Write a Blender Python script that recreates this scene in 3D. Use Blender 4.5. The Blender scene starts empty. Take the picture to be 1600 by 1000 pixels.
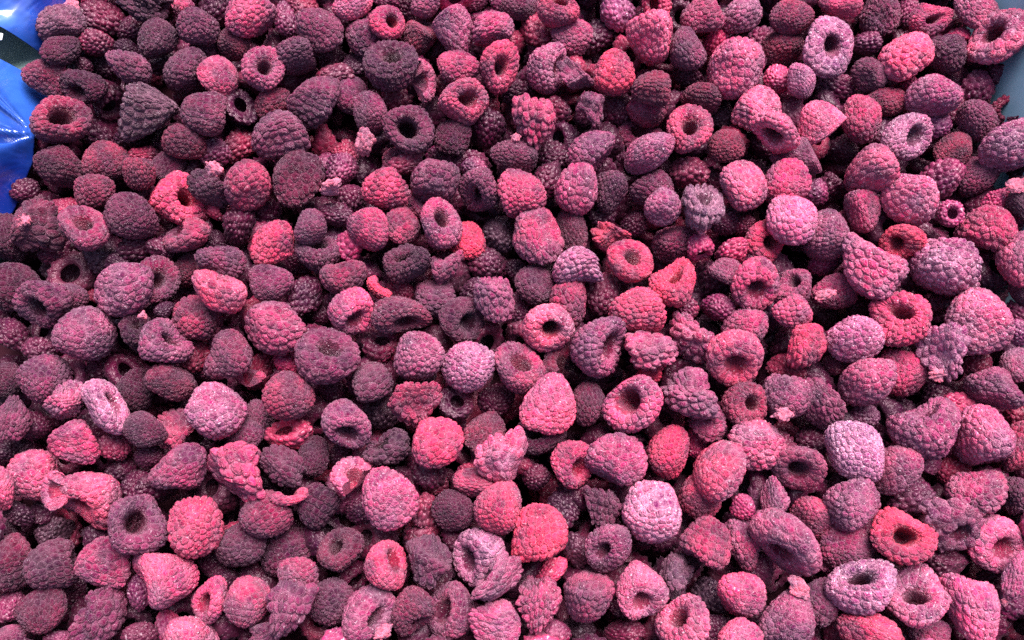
import bpy, math, random
import numpy as np
from mathutils import Matrix, Vector

scene = bpy.context.scene
C = scene.collection
PI = math.pi

# ------------------------------------------------------------------ camera
HEAP_Z = 0.15                                # height of the top of the heap in the crate
TILT = math.radians(17.0)
CAM_H = 0.36
HFOV = math.radians(60.0)
cam_data = bpy.data.cameras.new('camera')
cam = bpy.data.objects.new('camera', cam_data)
C.objects.link(cam)
cam_pos = np.array([0.0, -CAM_H * math.tan(TILT), HEAP_Z + CAM_H])
cam.location = cam_pos
cam.rotation_euler = (TILT, 0, 0)
cam_data.sensor_width = 36
cam_data.lens = 18 / math.tan(HFOV / 2)
cam_data.clip_start = 0.01
cam_data.clip_end = 200
scene.camera = cam
cam_right = np.array([1.0, 0, 0])
cam_up = np.array([0, math.cos(TILT), math.sin(TILT)])
cam_fwd = np.array([0, math.sin(TILT), -math.cos(TILT)])
F_PX = 800 / math.tan(HFOV / 2)

# ------------------------------------------------------------------ sky, sun, exposure
SUN_EL, SUN_AZ = math.radians(60), math.radians(66)     # azimuth from +X towards +Y
world = bpy.data.worlds.new('World')
scene.world = world
world.use_nodes = True
wn = world.node_tree
wn.nodes.clear()
sky = wn.nodes.new('ShaderNodeTexSky')
sky.sky_type = 'NISHITA'
sky.sun_disc = False
sky.sun_elevation = SUN_EL
sky.sun_rotation = math.radians(90) - SUN_AZ
sky.air_density = 1.0
sky.dust_density = 4.0
sky.ozone_density = 1.0
bg = wn.nodes.new('ShaderNodeBackground')
bg.inputs['Strength'].default_value = 0.10
wo = wn.nodes.new('ShaderNodeOutputWorld')
wn.links.new(sky.outputs[0], bg.inputs[0])
wn.links.new(bg.outputs[0], wo.inputs[0])
sun_data = bpy.data.lights.new('sun', 'SUN')
sun_data.energy = 4.3
sun_data.angle = math.radians(42)
sun_data.color = (1.0, 0.96, 0.93)
sun = bpy.data.objects.new('sun', sun_data)
C.objects.link(sun)
sd = Vector((math.cos(SUN_EL) * math.cos(SUN_AZ), math.cos(SUN_EL) * math.sin(SUN_AZ), math.sin(SUN_EL)))
sun.rotation_euler = sd.to_track_quat('Z', 'Y').to_euler()
scene.view_settings.view_transform = 'Standard'
scene.view_settings.look = 'None'
scene.view_settings.exposure = 1.58
scene.view_settings.gamma = 1
scene.render.film_transparent = False
scene.cycles.use_denoising = False

# ------------------------------------------------------------------ materials
def nd(nt, typ, **kw):
    n = nt.nodes.new(typ)
    for k, v in kw.items():
        if k.startswith('in_'):
            n.inputs[k[3:]].default_value = v
        else:
            setattr(n, k, v)
    return n

def math_node(nt, op, a, b=None, clamp=False):
    n = nt.nodes.new('ShaderNodeMath')
    n.operation = op
    n.use_clamp = clamp
    for i, v in enumerate((a, b)):
        if v is None:
            continue
        if isinstance(v, (int, float)):
            n.inputs[i].default_value = v
        else:
            nt.links.new(v, n.inputs[i])
    return n.outputs[0]

def mix(nt, fac, a, b, blend='MIX'):
    n = nt.nodes.new('ShaderNodeMix')
    n.data_type = 'RGBA'
    n.blend_type = blend
    for s, v in ((n.inputs[0], fac), (n.inputs[6], a), (n.inputs[7], b)):
        if isinstance(v, (int, float)):
            s.default_value = v
        elif isinstance(v, tuple):
            s.default_value = v
        else:
            nt.links.new(v, s)
    return n.outputs[2]

def ramp(nt, v, lo, hi):
    n = nt.nodes.new('ShaderNodeMapRange')
    n.interpolation_type = 'SMOOTHSTEP'
    n.inputs['From Min'].default_value = lo
    n.inputs['From Max'].default_value = hi
    nt.links.new(v, n.inputs['Value'])
    return n.outputs[0]

FROST = (0.82, 0.38, 0.54, 1)

def berry_material(name, source, frost_gain=1.0, tint=None):
    """frozen raspberry skin; colour and frost come from the object (source 'object') or from a colour attribute"""
    m = bpy.data.materials.new(name)
    m.use_nodes = True
    nt = m.node_tree
    nt.nodes.clear()
    out = nd(nt, 'ShaderNodeOutputMaterial')
    bs = nd(nt, 'ShaderNodeBsdfPrincipled')
    nt.links.new(bs.outputs[0], out.inputs[0])
    if source == 'object':
        oi = nd(nt, 'ShaderNodeObjectInfo')
        col, frost = oi.outputs['Color'], oi.outputs['Alpha']
        sn = nd(nt, 'ShaderNodeAttribute', attribute_type='OBJECT', attribute_name='seed')
        seed = sn.outputs['Fac']
    else:
        at = nd(nt, 'ShaderNodeAttribute', attribute_name='tint')
        col, frost = at.outputs['Color'], at.outputs['Alpha']
        seed = 3.7
    tc = nd(nt, 'ShaderNodeTexCoord')
    rnd = nd(nt, 'ShaderNodeAttribute', attribute_name='rnd').outputs['Fac']
    crease = nd(nt, 'ShaderNodeAttribute', attribute_name='crease').outputs['Fac']
    scale = 1.0 if source == 'object' else 45.0
    # ripe and unripe patches
    def noise(sc, det, rough=.5, w=0.0, vec=None):
        n = nd(nt, 'ShaderNodeTexNoise', noise_dimensions='4D', in_Scale=sc * scale, in_Detail=det, in_Roughness=rough)
        nt.links.new(vec if vec is not None else tc.outputs['Object'], n.inputs['Vector'])
        if source == 'object':
            nt.links.new(math_node(nt, 'ADD', seed, w), n.inputs['W'])
        else:
            n.inputs['W'].default_value = w
        return n
    ripe = ramp(nt, noise(1.0, 3.0).outputs['Fac'], 0.36, 0.64)
    dark = mix(nt, 1.0, col, (0.52, 0.62, 0.78, 1), 'MULTIPLY')
    bright = mix(nt, 1.0, col, (1.75, 1.55, 1.35, 1), 'MULTIPLY')
    base = mix(nt, ripe, dark, bright)
    hsv = nd(nt, 'ShaderNodeHueSaturation')
    nt.links.new(base, hsv.inputs['Color'])
    nt.links.new(math_node(nt, 'ADD', math_node(nt, 'MULTIPLY', rnd, 0.55), 0.72), hsv.inputs['Value'])
    base = hsv.outputs['Color']
    # frost: clouds of hoar, squiggles of wrinkled skin, crystals, rims of the drupelets
    nw = noise(6.0, 3.0, .5, 4.0)
    wv = nd(nt, 'ShaderNodeVectorMath', operation='MULTIPLY_ADD')
    nt.links.new(nw.outputs['Color'], wv.inputs[0])
    wv.inputs[1].default_value = (0.12 / scale,) * 3
    nt.links.new(tc.outputs['Object'], wv.inputs[2])
    def ridge(sc, w, lo, hi):
        n = noise(sc, 2.0, .5, w, wv.outputs[0]).outputs['Fac']
        t = math_node(nt, 'ABSOLUTE', math_node(nt, 'SUBTRACT', math_node(nt, 'MULTIPLY', n, 2.0), 1.0))
        return math_node(nt, 'SUBTRACT', 1.0, ramp(nt, t, lo, hi))
    squig = math_node(nt, 'MAXIMUM', ridge(4.2, 9.0, .02, .09), ridge(7.5, 2.0, .03, .12))
    fine = noise(11.0, 4.0, .72)
    grain = ramp(nt, fine.outputs['Fac'], 0.52, 0.72)
    cloud = ramp(nt, noise(1.7, 5.0, .68, 17.3).outputs['Fac'], 0.42, 0.60)
    rim = ramp(nt, crease, 0.60, 0.86)
    cov = math_node(nt, 'ADD', math_node(nt, 'MULTIPLY', cloud, 0.60), math_node(nt, 'MULTIPLY', squig, 0.55))
    cov = math_node(nt, 'ADD', cov, math_node(nt, 'MULTIPLY', grain, 0.50))
    cov = math_node(nt, 'ADD', cov, math_node(nt, 'MULTIPLY', rim, 0.62))
    fr = math_node(nt, 'MULTIPLY', cov, math_node(nt, 'MULTIPLY', frost, 0.80 * frost_gain), clamp=True)
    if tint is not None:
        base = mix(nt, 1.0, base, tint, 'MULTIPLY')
    # the hoar takes some of the colour of the fruit below it
    hoar = mix(nt, 0.22, FROST, base)
    c = mix(nt, fr, base, hoar)
    # sparse white crystals
    cr = noise(15.0, 1.0, .5, 6.0, wv.outputs[0])
    spark = math_node(nt, 'MULTIPLY', ramp(nt, cr.outputs['Fac'], 0.645, 0.71), math_node(nt, 'ADD', math_node(nt, 'MULTIPLY', frost, 1.15), 0.05), clamp=True)
    c = mix(nt, spark, c, (0.88, 0.70, 0.80, 1))
    nt.links.new(c, bs.inputs['Base Color'])
    nt.links.new(math_node(nt, 'ADD', math_node(nt, 'MULTIPLY', fr, 0.50), 0.24), bs.inputs['Roughness'])
    bs.inputs['Specular IOR Level'].default_value = 0.30
    bs.inputs['Specular Tint'].default_value = (1.0, 0.72, 0.84, 1)
    bs.inputs['Sheen Weight'].default_value = 0.09
    bs.inputs['Sheen Roughness'].default_value = 0.35
    bs.inputs['Sheen Tint'].default_value = (0.9, 0.5, 0.72, 1)
    bs.inputs['Subsurface Weight'].default_value = 0.0
    hgt = math_node(nt, 'ADD', math_node(nt, 'MULTIPLY', fine.outputs['Fac'], 0.9), math_node(nt, 'MULTIPLY', squig, 0.30))
    hgt = math_node(nt, 'ADD', hgt, math_node(nt, 'MULTIPLY', nw.outputs['Fac'], 0.8))
    bu = nd(nt, 'ShaderNodeBump', in_Strength=0.6, in_Distance=0.05 if source == 'object' else 0.0009)
    nt.links.new(hgt, bu.inputs['Height'])
    nt.links.new(bu.outputs[0], bs.inputs['Normal'])
    return m

SKIN = berry_material('frozen_raspberry_skin', 'object')
BEDSKIN = berry_material('frozen_raspberry_skin_bed', 'attribute', 0.6)
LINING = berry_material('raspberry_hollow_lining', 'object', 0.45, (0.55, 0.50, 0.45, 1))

def simple_material(name, col, rough, **kw):
    m = bpy.data.materials.new(name)
    m.use_nodes = True
    bs = m.node_tree.nodes['Principled BSDF']
    bs.inputs['Base Color'].default_value = (*col, 1)
    bs.inputs['Roughness'].default_value = rough
    for k, v in kw.items():
        bs.inputs[k].default_value = v
    return m, m.node_tree, bs

# blue polythene
FILM, nt, bs = simple_material('blue_polythene', (0.012, 0.07, 0.45), 0.22, **{'Coat Weight': 1.0, 'Coat Roughness': 0.14, 'Specular IOR Level': 0.7})
tc = nd(nt, 'ShaderNodeTexCoord')
no = nd(nt, 'ShaderNodeTexNoise', in_Scale=22.0, in_Detail=4.0)
nt.links.new(tc.outputs['Object'], no.inputs['Vector'])
nt.links.new(mix(nt, ramp(nt, no.outputs['Fac'], 0.35, 0.7), (0.005, 0.020, 0.19, 1), (0.025, 0.095, 0.42, 1)), bs.inputs['Base Color'])
no2 = nd(nt, 'ShaderNodeTexNoise', in_Scale=28.0, in_Detail=2.0, in_Distortion=2.0)
nt.links.new(tc.outputs['Object'], no2.inputs['Vector'])
bu = nd(nt, 'ShaderNodeBump', in_Strength=0.35, in_Distance=0.004)
nt.links.new(no2.outputs['Fac'], bu.inputs['Height'])
nt.links.new(bu.outputs[0], bs.inputs['Normal'])
# pale blue crate plastic
CRATE, nt, bs = simple_material('grey_blue_crate_plastic', (0.20, 0.40, 0.55), 0.45)
tc = nd(nt, 'ShaderNodeTexCoord')
no = nd(nt, 'ShaderNodeTexNoise', in_Scale=30.0, in_Detail=5.0)
nt.links.new(tc.outputs['Object'], no.inputs['Vector'])
nt.links.new(mix(nt, ramp(nt, no.outputs['Fac'], 0.3, 0.75), (0.14, 0.25, 0.34, 1), (0.22, 0.36, 0.45, 1)), bs.inputs['Base Color'])
DARKFLOOR, nt, bs = simple_material('dark_wine_plastic', (0.03, 0.010, 0.016), 0.8, **{'Specular IOR Level': 0.05})  # crate floor in a very dark, mottled wine colour
tc = nd(nt, 'ShaderNodeTexCoord')
no = nd(nt, 'ShaderNodeTexNoise', in_Scale=50.0, in_Detail=6.0)
nt.links.new(tc.outputs['Object'], no.inputs['Vector'])
nt.links.new(mix(nt, ramp(nt, no.outputs['Fac'], 0.3, 0.75), (0.016, 0.004, 0.008, 1), (0.05, 0.012, 0.022, 1)), bs.inputs['Base Color'])
SHADECRATE, nt, bs = simple_material('shaded_crate_plastic', (0.05, 0.085, 0.09), 0.5)  # the crate's plastic again, with shadow put into its darker colour
tc = nd(nt, 'ShaderNodeTexCoord')
no = nd(nt, 'ShaderNodeTexNoise', in_Scale=40.0, in_Detail=5.0)
nt.links.new(tc.outputs['Object'], no.inputs['Vector'])
nt.links.new(mix(nt, ramp(nt, no.outputs['Fac'], 0.3, 0.75), (0.07, 0.12, 0.13, 1), (0.16, 0.24, 0.24, 1)), bs.inputs['Base Color'])
TAG, nt, bs = simple_material('white_plastic', (0.75, 0.78, 0.78), 0.4)
GROUND, nt, bs = simple_material('concrete', (0.22, 0.21, 0.2), 0.85)
tc = nd(nt, 'ShaderNodeTexCoord')
no = nd(nt, 'ShaderNodeTexNoise', in_Scale=6.0, in_Detail=8.0)
nt.links.new(tc.outputs['Object'], no.inputs['Vector'])
nt.links.new(mix(nt, ramp(nt, no.outputs['Fac'], 0.3, 0.75), (0.14, 0.135, 0.13, 1), (0.28, 0.27, 0.26, 1)), bs.inputs['Base Color'])

# ------------------------------------------------------------------ mesh helpers
def mesh_from(name, verts, faces, mats, crease=None, rnd=None, tint=None, matidx=None, smooth=True):
    me = bpy.data.meshes.new(name)
    verts = np.asarray(verts, dtype=np.float32)
    if isinstance(faces, np.ndarray):
        n = len(faces)
        me.vertices.add(len(verts))
        me.vertices.foreach_set('co', verts.ravel())
        me.loops.add(n * 3)
        me.loops.foreach_set('vertex_index', faces.astype(np.int32).ravel())
        me.polygons.add(n)
        me.polygons.foreach_set('loop_start', np.arange(0, n * 3, 3, dtype=np.int32))
    else:
        me.from_pydata(verts.tolist(), [], faces)
    for m in mats:
        me.materials.append(m)
    for nm, arr in (('crease', crease), ('rnd', rnd)):
        if arr is not None:
            a = me.attributes.new(nm, 'FLOAT', 'POINT')
            a.data.foreach_set('value', np.asarray(arr, dtype=np.float32))
    if tint is not None:
        a = me.attributes.new('tint', 'FLOAT_COLOR', 'POINT')
        a.data.foreach_set('color', np.asarray(tint, dtype=np.float32).ravel())
    if matidx is not None:
        me.polygons.foreach_set('material_index', np.asarray(matidx, dtype=np.int32))
    me.update()
    if smooth:
        me.polygons.foreach_set('use_smooth', np.ones(len(me.polygons), dtype=bool))
    me.validate()
    return me

class Profile:
    """half section of a raspberry: dome or cone from the tip, over the rim, down into the hollow. Opening looks to +Z."""
    def __init__(self, L, rh, kz, depth, cone):
        rr = (1 - rh) / 2
        rc = (1 + rh) / 2
        th = np.linspace(-PI / 2, 0, 60)
        rho = np.cos(th) ** (1.0 - 0.18 * (1 - cone))
        rho = rho * (1 - cone * 0.35 * (-np.sin(th)) ** 1.2 * (1 + np.sin(th)) * 2.2)
        z = L * np.sin(th)
        t2 = np.linspace(0, PI, 60)[1:]
        rho = np.concatenate([rho, rc + rr * np.cos(t2)])
        z = np.concatenate([z, kz * np.sin(t2)])
        wall = np.linspace(0, 1, 14)[1:]
        wr = rh * (1 - 0.30 * wall)
        wz = -depth * wall
        capt = np.linspace(0, PI / 2, 8)[1:]
        rho = np.concatenate([rho, wr, wr[-1] * np.cos(capt)])
        z = np.concatenate([z, wz, wz[-1] - 0.18 * np.sin(capt)])
        rho[0] = 0.0
        rho[-1] = 0.0
        self.p = np.stack([rho, z], 1)
        d = np.gradient(self.p, axis=0)
        d /= np.linalg.norm(d, axis=1)[:, None] + 1e-9
        self.n = np.stack([d[:, 1], -d[:, 0]], 1)
        self.s = np.concatenate([[0], np.cumsum(np.linalg.norm(np.diff(self.p, axis=0), axis=1))])
        self.i_rim = 60 + 29                       # crest of the rim
        self.i_drup = 60 + 46                      # drupelets end just inside the hollow
        self.i_hole = 60 + 44

    def nearest(self, q, imax):
        P = self.p[:imax]
        d = ((q[:, None, :] - P[None]) ** 2).sum(2)
        i = d.argmin(1)
        i0 = np.clip(i - 1, 0, imax - 3)
        best = None
        for j in (i0, i0 + 1):
            A, B = P[j], P[j + 1]
            ab = B - A
            t = np.clip(((q - A) * ab).sum(1) / ((ab ** 2).sum(1) + 1e-12), 0, 1)
            X = A + ab * t[:, None]
            dist = ((q - X) ** 2).sum(1)
            N = self.n[j] * (1 - t)[:, None] + self.n[j + 1] * t[:, None]
            if best is None:
                best = [X, N, dist]
            else:
                m = dist < best[2]
                best[0] = np.where(m[:, None], X, best[0])
                best[1] = np.where(m[:, None], N, best[1])
        return best[0], best[1]

class Variant:
    """one raspberry shape: drupelet patches, flesh underneath them and the lining of the hollow, in a shared local space"""
    def __init__(self, rng, L=1.0, rh=.34, kz=.42, depth=.7, cone=.3, d=.3, H=.10, amp=.05, squash=.08, bend=0.0, dents=1, dent=.12,
                 phi=None, drop=0.0, jit=.6, tcl=.74, nl=28, k=12, rings=(.42, .72, .90, 1.04), lump=0.0):
        pr = Profile(L, rh, kz, depth, cone)
        self.pr = pr
        # deformation
        A = rng.normal(size=(4, 3)) * amp / 2
        K = rng.normal(size=(4, 3)) * 1.5
        ph = rng.uniform(0, 2 * PI, 4)
        sx, sy = 1 + rng.uniform(-squash, squash), 1 + rng.uniform(-squash, squash)
        dd = rng.normal(size=(dents, 3))
        dd /= np.linalg.norm(dd, axis=1)[:, None]
        sh = rng.normal(size=2) * squash
        self.zmid = (pr.p[:, 1].max() + pr.p[:, 1].min()) / 2

        def deform(v):
            v = v.copy()
            v[:, 2] -= self.zmid
            if lump:
                v = v * (1 + lump * np.sin(3 * v @ K[0] + ph[0]) * 0.5 + lump * np.sin(2.2 * v @ K[1] + ph[1]) * 0.5)[:, None]
            w = v.copy()
            for i in range(4):
                w += A[i] * np.sin(v @ K[i] + ph[i])[:, None]
            for q in dd:
                c = q * (0.95 + 0.25 * (abs(q[2])))
                g = np.exp(-((v - c) ** 2).sum(1) / 0.34)
                w -= (q * dent) * g[:, None]
            w[:, 0] *= sx
            w[:, 1] *= sy
            w[:, 0] += sh[0] * w[:, 2]
            w[:, 1] += sh[1] * w[:, 2]
            if bend:
                w[:, 0] += bend * (w[:, 2] ** 2 - 0.3)
            return w
        # seeds in rings
        s_end = pr.s[pr.i_drup]
        s_rim = pr.s[pr.i_rim]
        nrow = max(3, round((s_rim - 0.2 * d) / (d * 0.88)))
        seeds, sp = [], []
        off = rng.uniform(0, 1)
        for r in range(nrow + 1):
            s = s_rim * r / nrow if r else 0.0
            i = int(np.searchsorted(pr.s, s))
            rho = pr.p[min(i, len(pr.p) - 1), 0]
            n = 1 if r == 0 else max(3, round(2 * PI * rho / d))
            off += 0.5 + rng.uniform(-.1, .1)
            for q in range(n):
                a = 2 * PI * (q + off + rng.uniform(-.26, .26) * jit) / n
                ss = np.clip(s + rng.uniform(-.24, .24) * jit * d * (0 < r < nrow), 0, s_end)
                if phi is not None and (a % (2 * PI)) > phi:
                    continue
                j = int(np.searchsorted(pr.s, ss))
                j = min(j, pr.i_drup)
                rr_, zz = pr.p[j]
                seeds.append((rr_ * math.cos(a), rr_ * math.sin(a), zz))
                nr, nz = pr.n[j]
                sp.append((nr * math.cos(a), nr * math.sin(a), nz, r == nrow))
        seeds = np.array(seeds)
        sp = np.array(sp)
        if drop:
            c = rng.normal(size=3)
            c /= np.linalg.norm(c)
            keep = (seeds @ c) < np.quantile(seeds @ c, 1 - drop)
            seeds, sp = seeds[keep], sp[keep]
        self.patches = []
        ang0 = np.arange(k) * 2 * PI / k
        for i in range(len(seeds)):
            P, N, last = seeds[i], sp[i, :3], sp[i, 3] > .5
            a = math.atan2(P[1], P[0]) if abs(P[0]) + abs(P[1]) > 1e-6 else 0.0
            e1 = np.array([-math.sin(a), math.cos(a), 0])
            e2 = np.cross(N, e1)
            v = seeds - P
            m = (np.abs(v).sum(1) > 1e-6) & ((v ** 2).sum(1) < (2.6 * d) ** 2) & (sp[:, :3] @ N > -.3)
            V = v[m]
            V2 = np.stack([V @ e1, V @ e2], 1)
            # chord length keeps the cells the right size on the bend
            ln = np.linalg.norm(V, axis=1) / (np.linalg.norm(V2, axis=1) + 1e-6)
            V2 = V2 * np.minimum(ln, 1.5)[:, None]
            ang = ang0 + rng.uniform(0, 1)
            U = np.stack([np.cos(ang), np.sin(ang)], 1)
            dots = U @ V2.T
            tt = np.where(dots > 1e-4, (V2 ** 2).sum(1)[None] / (2 * np.maximum(dots, 1e-4)), 9.0)
            tmax = np.minimum(tt.min(1), tcl * d)
            if last:                                     # rim drupelets reach down into the hollow
                inn = np.abs(pr.s[pr.i_drup] - s_rim) * 1.25
                # e2 points back along the profile or forward: choose the inward side
                fwd = np.array([-math.cos(a), -math.sin(a), 0]) @ e2
                cosw = np.maximum(0, U[:, 1] * np.sign(fwd if abs(fwd) > 1e-6 else 1))
                t_in = np.where(np.abs(U[:, 0]) > 1e-4, 0.5 * d * .95 / np.maximum(np.abs(U[:, 0]), 1e-4), 9)
                lim = np.minimum(t_in, inn)
                tmax = np.where(cosw > 0.25, np.minimum(np.maximum(lim, tmax), np.minimum(tt.min(1), inn)), tmax)
            smooth = (np.roll(tmax, 1) + np.roll(tmax, -1) + 4 * tmax) / 6
            tmax = np.minimum(smooth, tmax * 1.02)
            pts = [np.zeros((1, 2))]
            qs = [0.0]
            for q in rings:
                pts.append(U * (tmax * q)[:, None])
                qs += [q] * k
            pts = np.concatenate(pts)
            qs = np.array(qs)
            p3 = P + pts[:, :1] * e1 + pts[:, 1:] * e2
            rho = np.hypot(p3[:, 0], p3[:, 1])
            aa = np.arctan2(p3[:, 1], p3[:, 0])
            X, Nn = pr.nearest(np.stack([rho, p3[:, 2]], 1), pr.i_hole + 6)
            hh = H * rng.uniform(.75, 1.3)
            hgt = hh * (1 - np.minimum(qs, 1) ** 2.8) - (qs > 1) * 0.028 + (qs < 1) * rng.normal(size=len(qs)) * 0.0085
            R = X[:, 0] + Nn[:, 0] * hgt
            Z = X[:, 1] + Nn[:, 1] * hgt
            W = np.stack([R * np.cos(aa), R * np.sin(aa), Z], 1)
            fs = []
            for q in range(k):
                fs.append((0, 1 + q, 1 + (q + 1) % k))
            for r in range(len(rings) - 1):
                b0, b1 = 1 + r * k, 1 + (r + 1) * k
                for q in range(k):
                    q2 = (q + 1) % k
                    fs.append((b0 + q, b1 + q, b1 + q2))
                    fs.append((b0 + q, b1 + q2, b0 + q2))
            F = np.array(fs)
            Wd = deform(W)
            nrm = np.cross(Wd[F[0, 1]] - Wd[0], Wd[F[0, 2]] - Wd[0])
            cen = Wd[1:1 + k].mean(0)
            out = deform((P + N * 0.05)[None])[0] - deform(P[None])[0]
            if nrm @ out < 0:
                F = F[:, ::-1]
            out /= np.linalg.norm(out) + 1e-9
            self.patches.append((Wd, F, qs, np.full(len(qs), rng.uniform(0, 1)), out))
        # flesh and lining
        a1 = 2 * PI if phi is None else phi
        closed = phi is None
        al = np.linspace(0, a1, nl, endpoint=not closed)

        def revolve(idx, inset, rib=0.0):
            pp = pr.p[idx] + pr.n[idx] * (-inset)
            pp[:, 0] = np.maximum(pp[:, 0], 0)
            vs = []
            for a in al:
                f = 1 + rib * math.cos(9 * a + 1.0) + rib * 0.5 * math.sin(17 * a)
                vs.append(np.stack([pp[:, 0] * f * math.cos(a), pp[:, 0] * f * math.sin(a), pp[:, 1]], 1))
            vs = np.concatenate(vs)
            n = len(idx)
            fs = []
            for i in range(nl if closed else nl - 1):
                j = (i + 1) % nl
                for q in range(n - 1):
                    fs.append((i * n + q, j * n + q, j * n + q + 1))
                    fs.append((i * n + q, j * n + q + 1, i * n + q + 1))
            return deform(vs), np.array(fs)
        io = np.unique(np.concatenate([np.arange(0, 60, 5), np.arange(60, pr.i_hole + 2, 4), [pr.i_hole + 2]]))
        ih = np.unique(np.concatenate([np.arange(pr.i_hole - 2, len(pr.p), 3), [len(pr.p) - 1]]))
        self.flesh = revolve(io, 0.015 if drop < .01 and phi is None else 0.0)
        self.hollow = revolve(ih, 0.012, 0.05)
        if not closed:                                   # cut faces of a torn slice
            nn = 14
            so = np.interp(np.linspace(0, len(io) - 1, nn), np.arange(len(io)), pr.p[io, 0]), np.interp(np.linspace(0, len(io) - 1, nn), np.arange(len(io)), pr.p[io, 1])
            iw = ih[::-1]
            si = np.interp(np.linspace(0, len(iw) - 1, nn), np.arange(len(iw)), pr.p[iw, 0]), np.interp(np.linspace(0, len(iw) - 1, nn), np.arange(len(iw)), pr.p[iw, 1])
            V, Fc = [], []
            for a in (0.0, a1):
                b = len(V)
                for q in range(nn):
                    V.append((so[0][q] * math.cos(a), so[0][q] * math.sin(a), so[1][q]))
                    V.append((si[0][q] * math.cos(a), si[0][q] * math.sin(a), si[1][q]))
                for q in range(nn - 1):
                    for t in ((b + 2 * q, b + 2 * q + 1, b + 2 * q + 3), (b + 2 * q, b + 2 * q + 3, b + 2 * q + 2)):
                        Fc.append(t if a else t[::-1])
            self.cut = (deform(np.array(V)), np.array(Fc))
        else:
            self.cut = None
        allv = np.concatenate([p[0] for p in self.patches])
        self.cloud = allv[:: max(1, len(allv) // 260)]
        self.meshes = {}

    def join(self, which=None, core=True):
        V, F, cr, rn, n = [], [], [], [], 0
        for i, (v, f, q, r, _o) in enumerate(self.patches):
            if which is not None and not which[i]:
                continue
            V.append(v); F.append(f + n); cr.append(q); rn.append(r); n += len(v)
        if core:
            for g in (self.flesh, self.cut):
                if g is not None:
                    V.append(g[0]); F.append(g[1] + n); cr.append(np.full(len(g[0]), .9)); rn.append(np.full(len(g[0]), .4)); n += len(g[0])
        if not V:
            return None
        return np.concatenate(V), np.concatenate(F), np.concatenate(cr), np.concatenate(rn)

    def mesh(self, key):
        """shared meshes: 'drupelets' (all joined), 'flesh', 'hollow', or a drupelet's number"""
        if key not in self.meshes:
            if key == 'drupelets':
                v, f, c, r = self.join(core=False)
                self.meshes[key] = mesh_from('drupelets', v, f, [SKIN], c, r)
            elif key == 'flesh':
                v, f = self.flesh
                if self.cut is not None:
                    f = np.concatenate([f, self.cut[1] + len(v)])
                    v = np.concatenate([v, self.cut[0]])
                self.meshes[key] = mesh_from('flesh', v, f, [SKIN], np.full(len(v), .85), np.full(len(v), .35))
            elif key == 'hollow':
                v, f = self.hollow
                self.meshes[key] = mesh_from('hollow', v, f, [LINING], np.full(len(v), .3), np.full(len(v), .45))
            else:
                v, f, c, r, _ = self.patches[key]
                self.meshes[key] = mesh_from('drupelet', v, f, [SKIN], c, r)
        return self.meshes[key]

rng = np.random.default_rng(11)
U = rng.uniform
VAR = {
    'n': [Variant(rng, L=U(.85, 1.1), rh=U(.24, .34), kz=U(.36, .48), cone=U(.0, .7), d=U(.21, .31), H=U(.035, .075), amp=U(.07, .15), dents=4, dent=U(.08, .22), squash=.12, jit=U(.8, 1.5)) for _ in range(20)],
    'k': [Variant(rng, L=U(.78, 1.0), rh=U(.25, .37), kz=U(.32, .44), depth=U(.5, .62), cone=U(.0, .5), d=U(.22, .31), H=U(.035, .07), amp=U(.08, .16), dents=3, dent=U(.08, .22), squash=.14, jit=U(.8, 1.4)) for _ in range(16)],
    'b': [Variant(rng, L=1.1, rh=.28, kz=.4, cone=.3, d=U(.27, .32), H=.07, amp=.08, bend=U(.3, .5), dents=2, dent=.18, jit=.8) for _ in range(4)],
    't': [Variant(rng, L=U(.8, 1.1), rh=U(.28, .36), kz=.4, cone=U(0, .7), d=U(.28, .40), H=U(.09, .13), amp=U(.10, .17), dents=4, dent=U(.18, .30), squash=.15, lump=U(.08, .16), jit=1.2) for _ in range(10)],
    's': [Variant(rng, L=U(.8, 1.0), rh=U(.30, .38), kz=.38, depth=.55, cone=.2, d=.29, H=.06, amp=.11, dents=3, dent=.2, phi=U(2.5, 3.6), jit=1, tcl=.6) for _ in range(5)],
    'c': [Variant(rng, L=U(.8, 1.1), rh=.12, kz=.35, cone=.3, d=U(.42, .56), H=U(.10, .16), amp=.16, dents=3, dent=.35, squash=.35, lump=.2, jit=1.6, tcl=.5) for _ in range(5)],
}
LOW = [Variant(rng, L=U(.9, 1.1), rh=.34, kz=.42, cone=U(0, .6), d=U(.3, .38), H=.08, amp=U(.07, .15), dents=3, dent=U(.12, .3), jit=1.2, nl=18, k=8, rings=(.6, 1.04)) for _ in range(8)]
DEEP = [Variant(rng, L=U(.9, 1.1), rh=.34, kz=.42, cone=U(0, .6), d=U(.33, .4), H=.08, amp=U(.07, .15), dents=3, dent=U(.12, .3), jit=1.2, nl=12, k=7, rings=(1.03,)) for _ in range(8)]

# ------------------------------------------------------------------ colours of the fruit (flesh colour, amount of frost)
COL = {
    'R': ((0.42, 0.015, 0.058), .15), 'C': ((0.25, 0.007, 0.055), .19), 'H': ((0.40, 0.021, 0.092), .38), 'M': ((0.165, 0.008, 0.060), .31),
    'P': ((0.070, 0.0030, 0.028), .14), 'W': ((0.098, 0.0035, 0.021), .10), 'D': ((0.029, 0.0013, 0.0125), .045), 'K': ((0.018, 0.0036, 0.013), .14),
    'L': ((0.17, 0.028, 0.11), .66),
}
def fruit_colour(code, r):
    cs = [COL[c] for c in code]
    w = [.6, .4] if len(cs) == 2 else [1.0]
    base = np.exp(sum(wi * np.log(np.array(c[0])) for wi, c in zip(w, cs)))
    fr = sum(wi * c[1] for wi, c in zip(w, cs))
    base = base * r.uniform(.85, 1.18)
    return (*base.tolist(), float(fr * r.uniform(.85, 1.15)))

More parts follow.
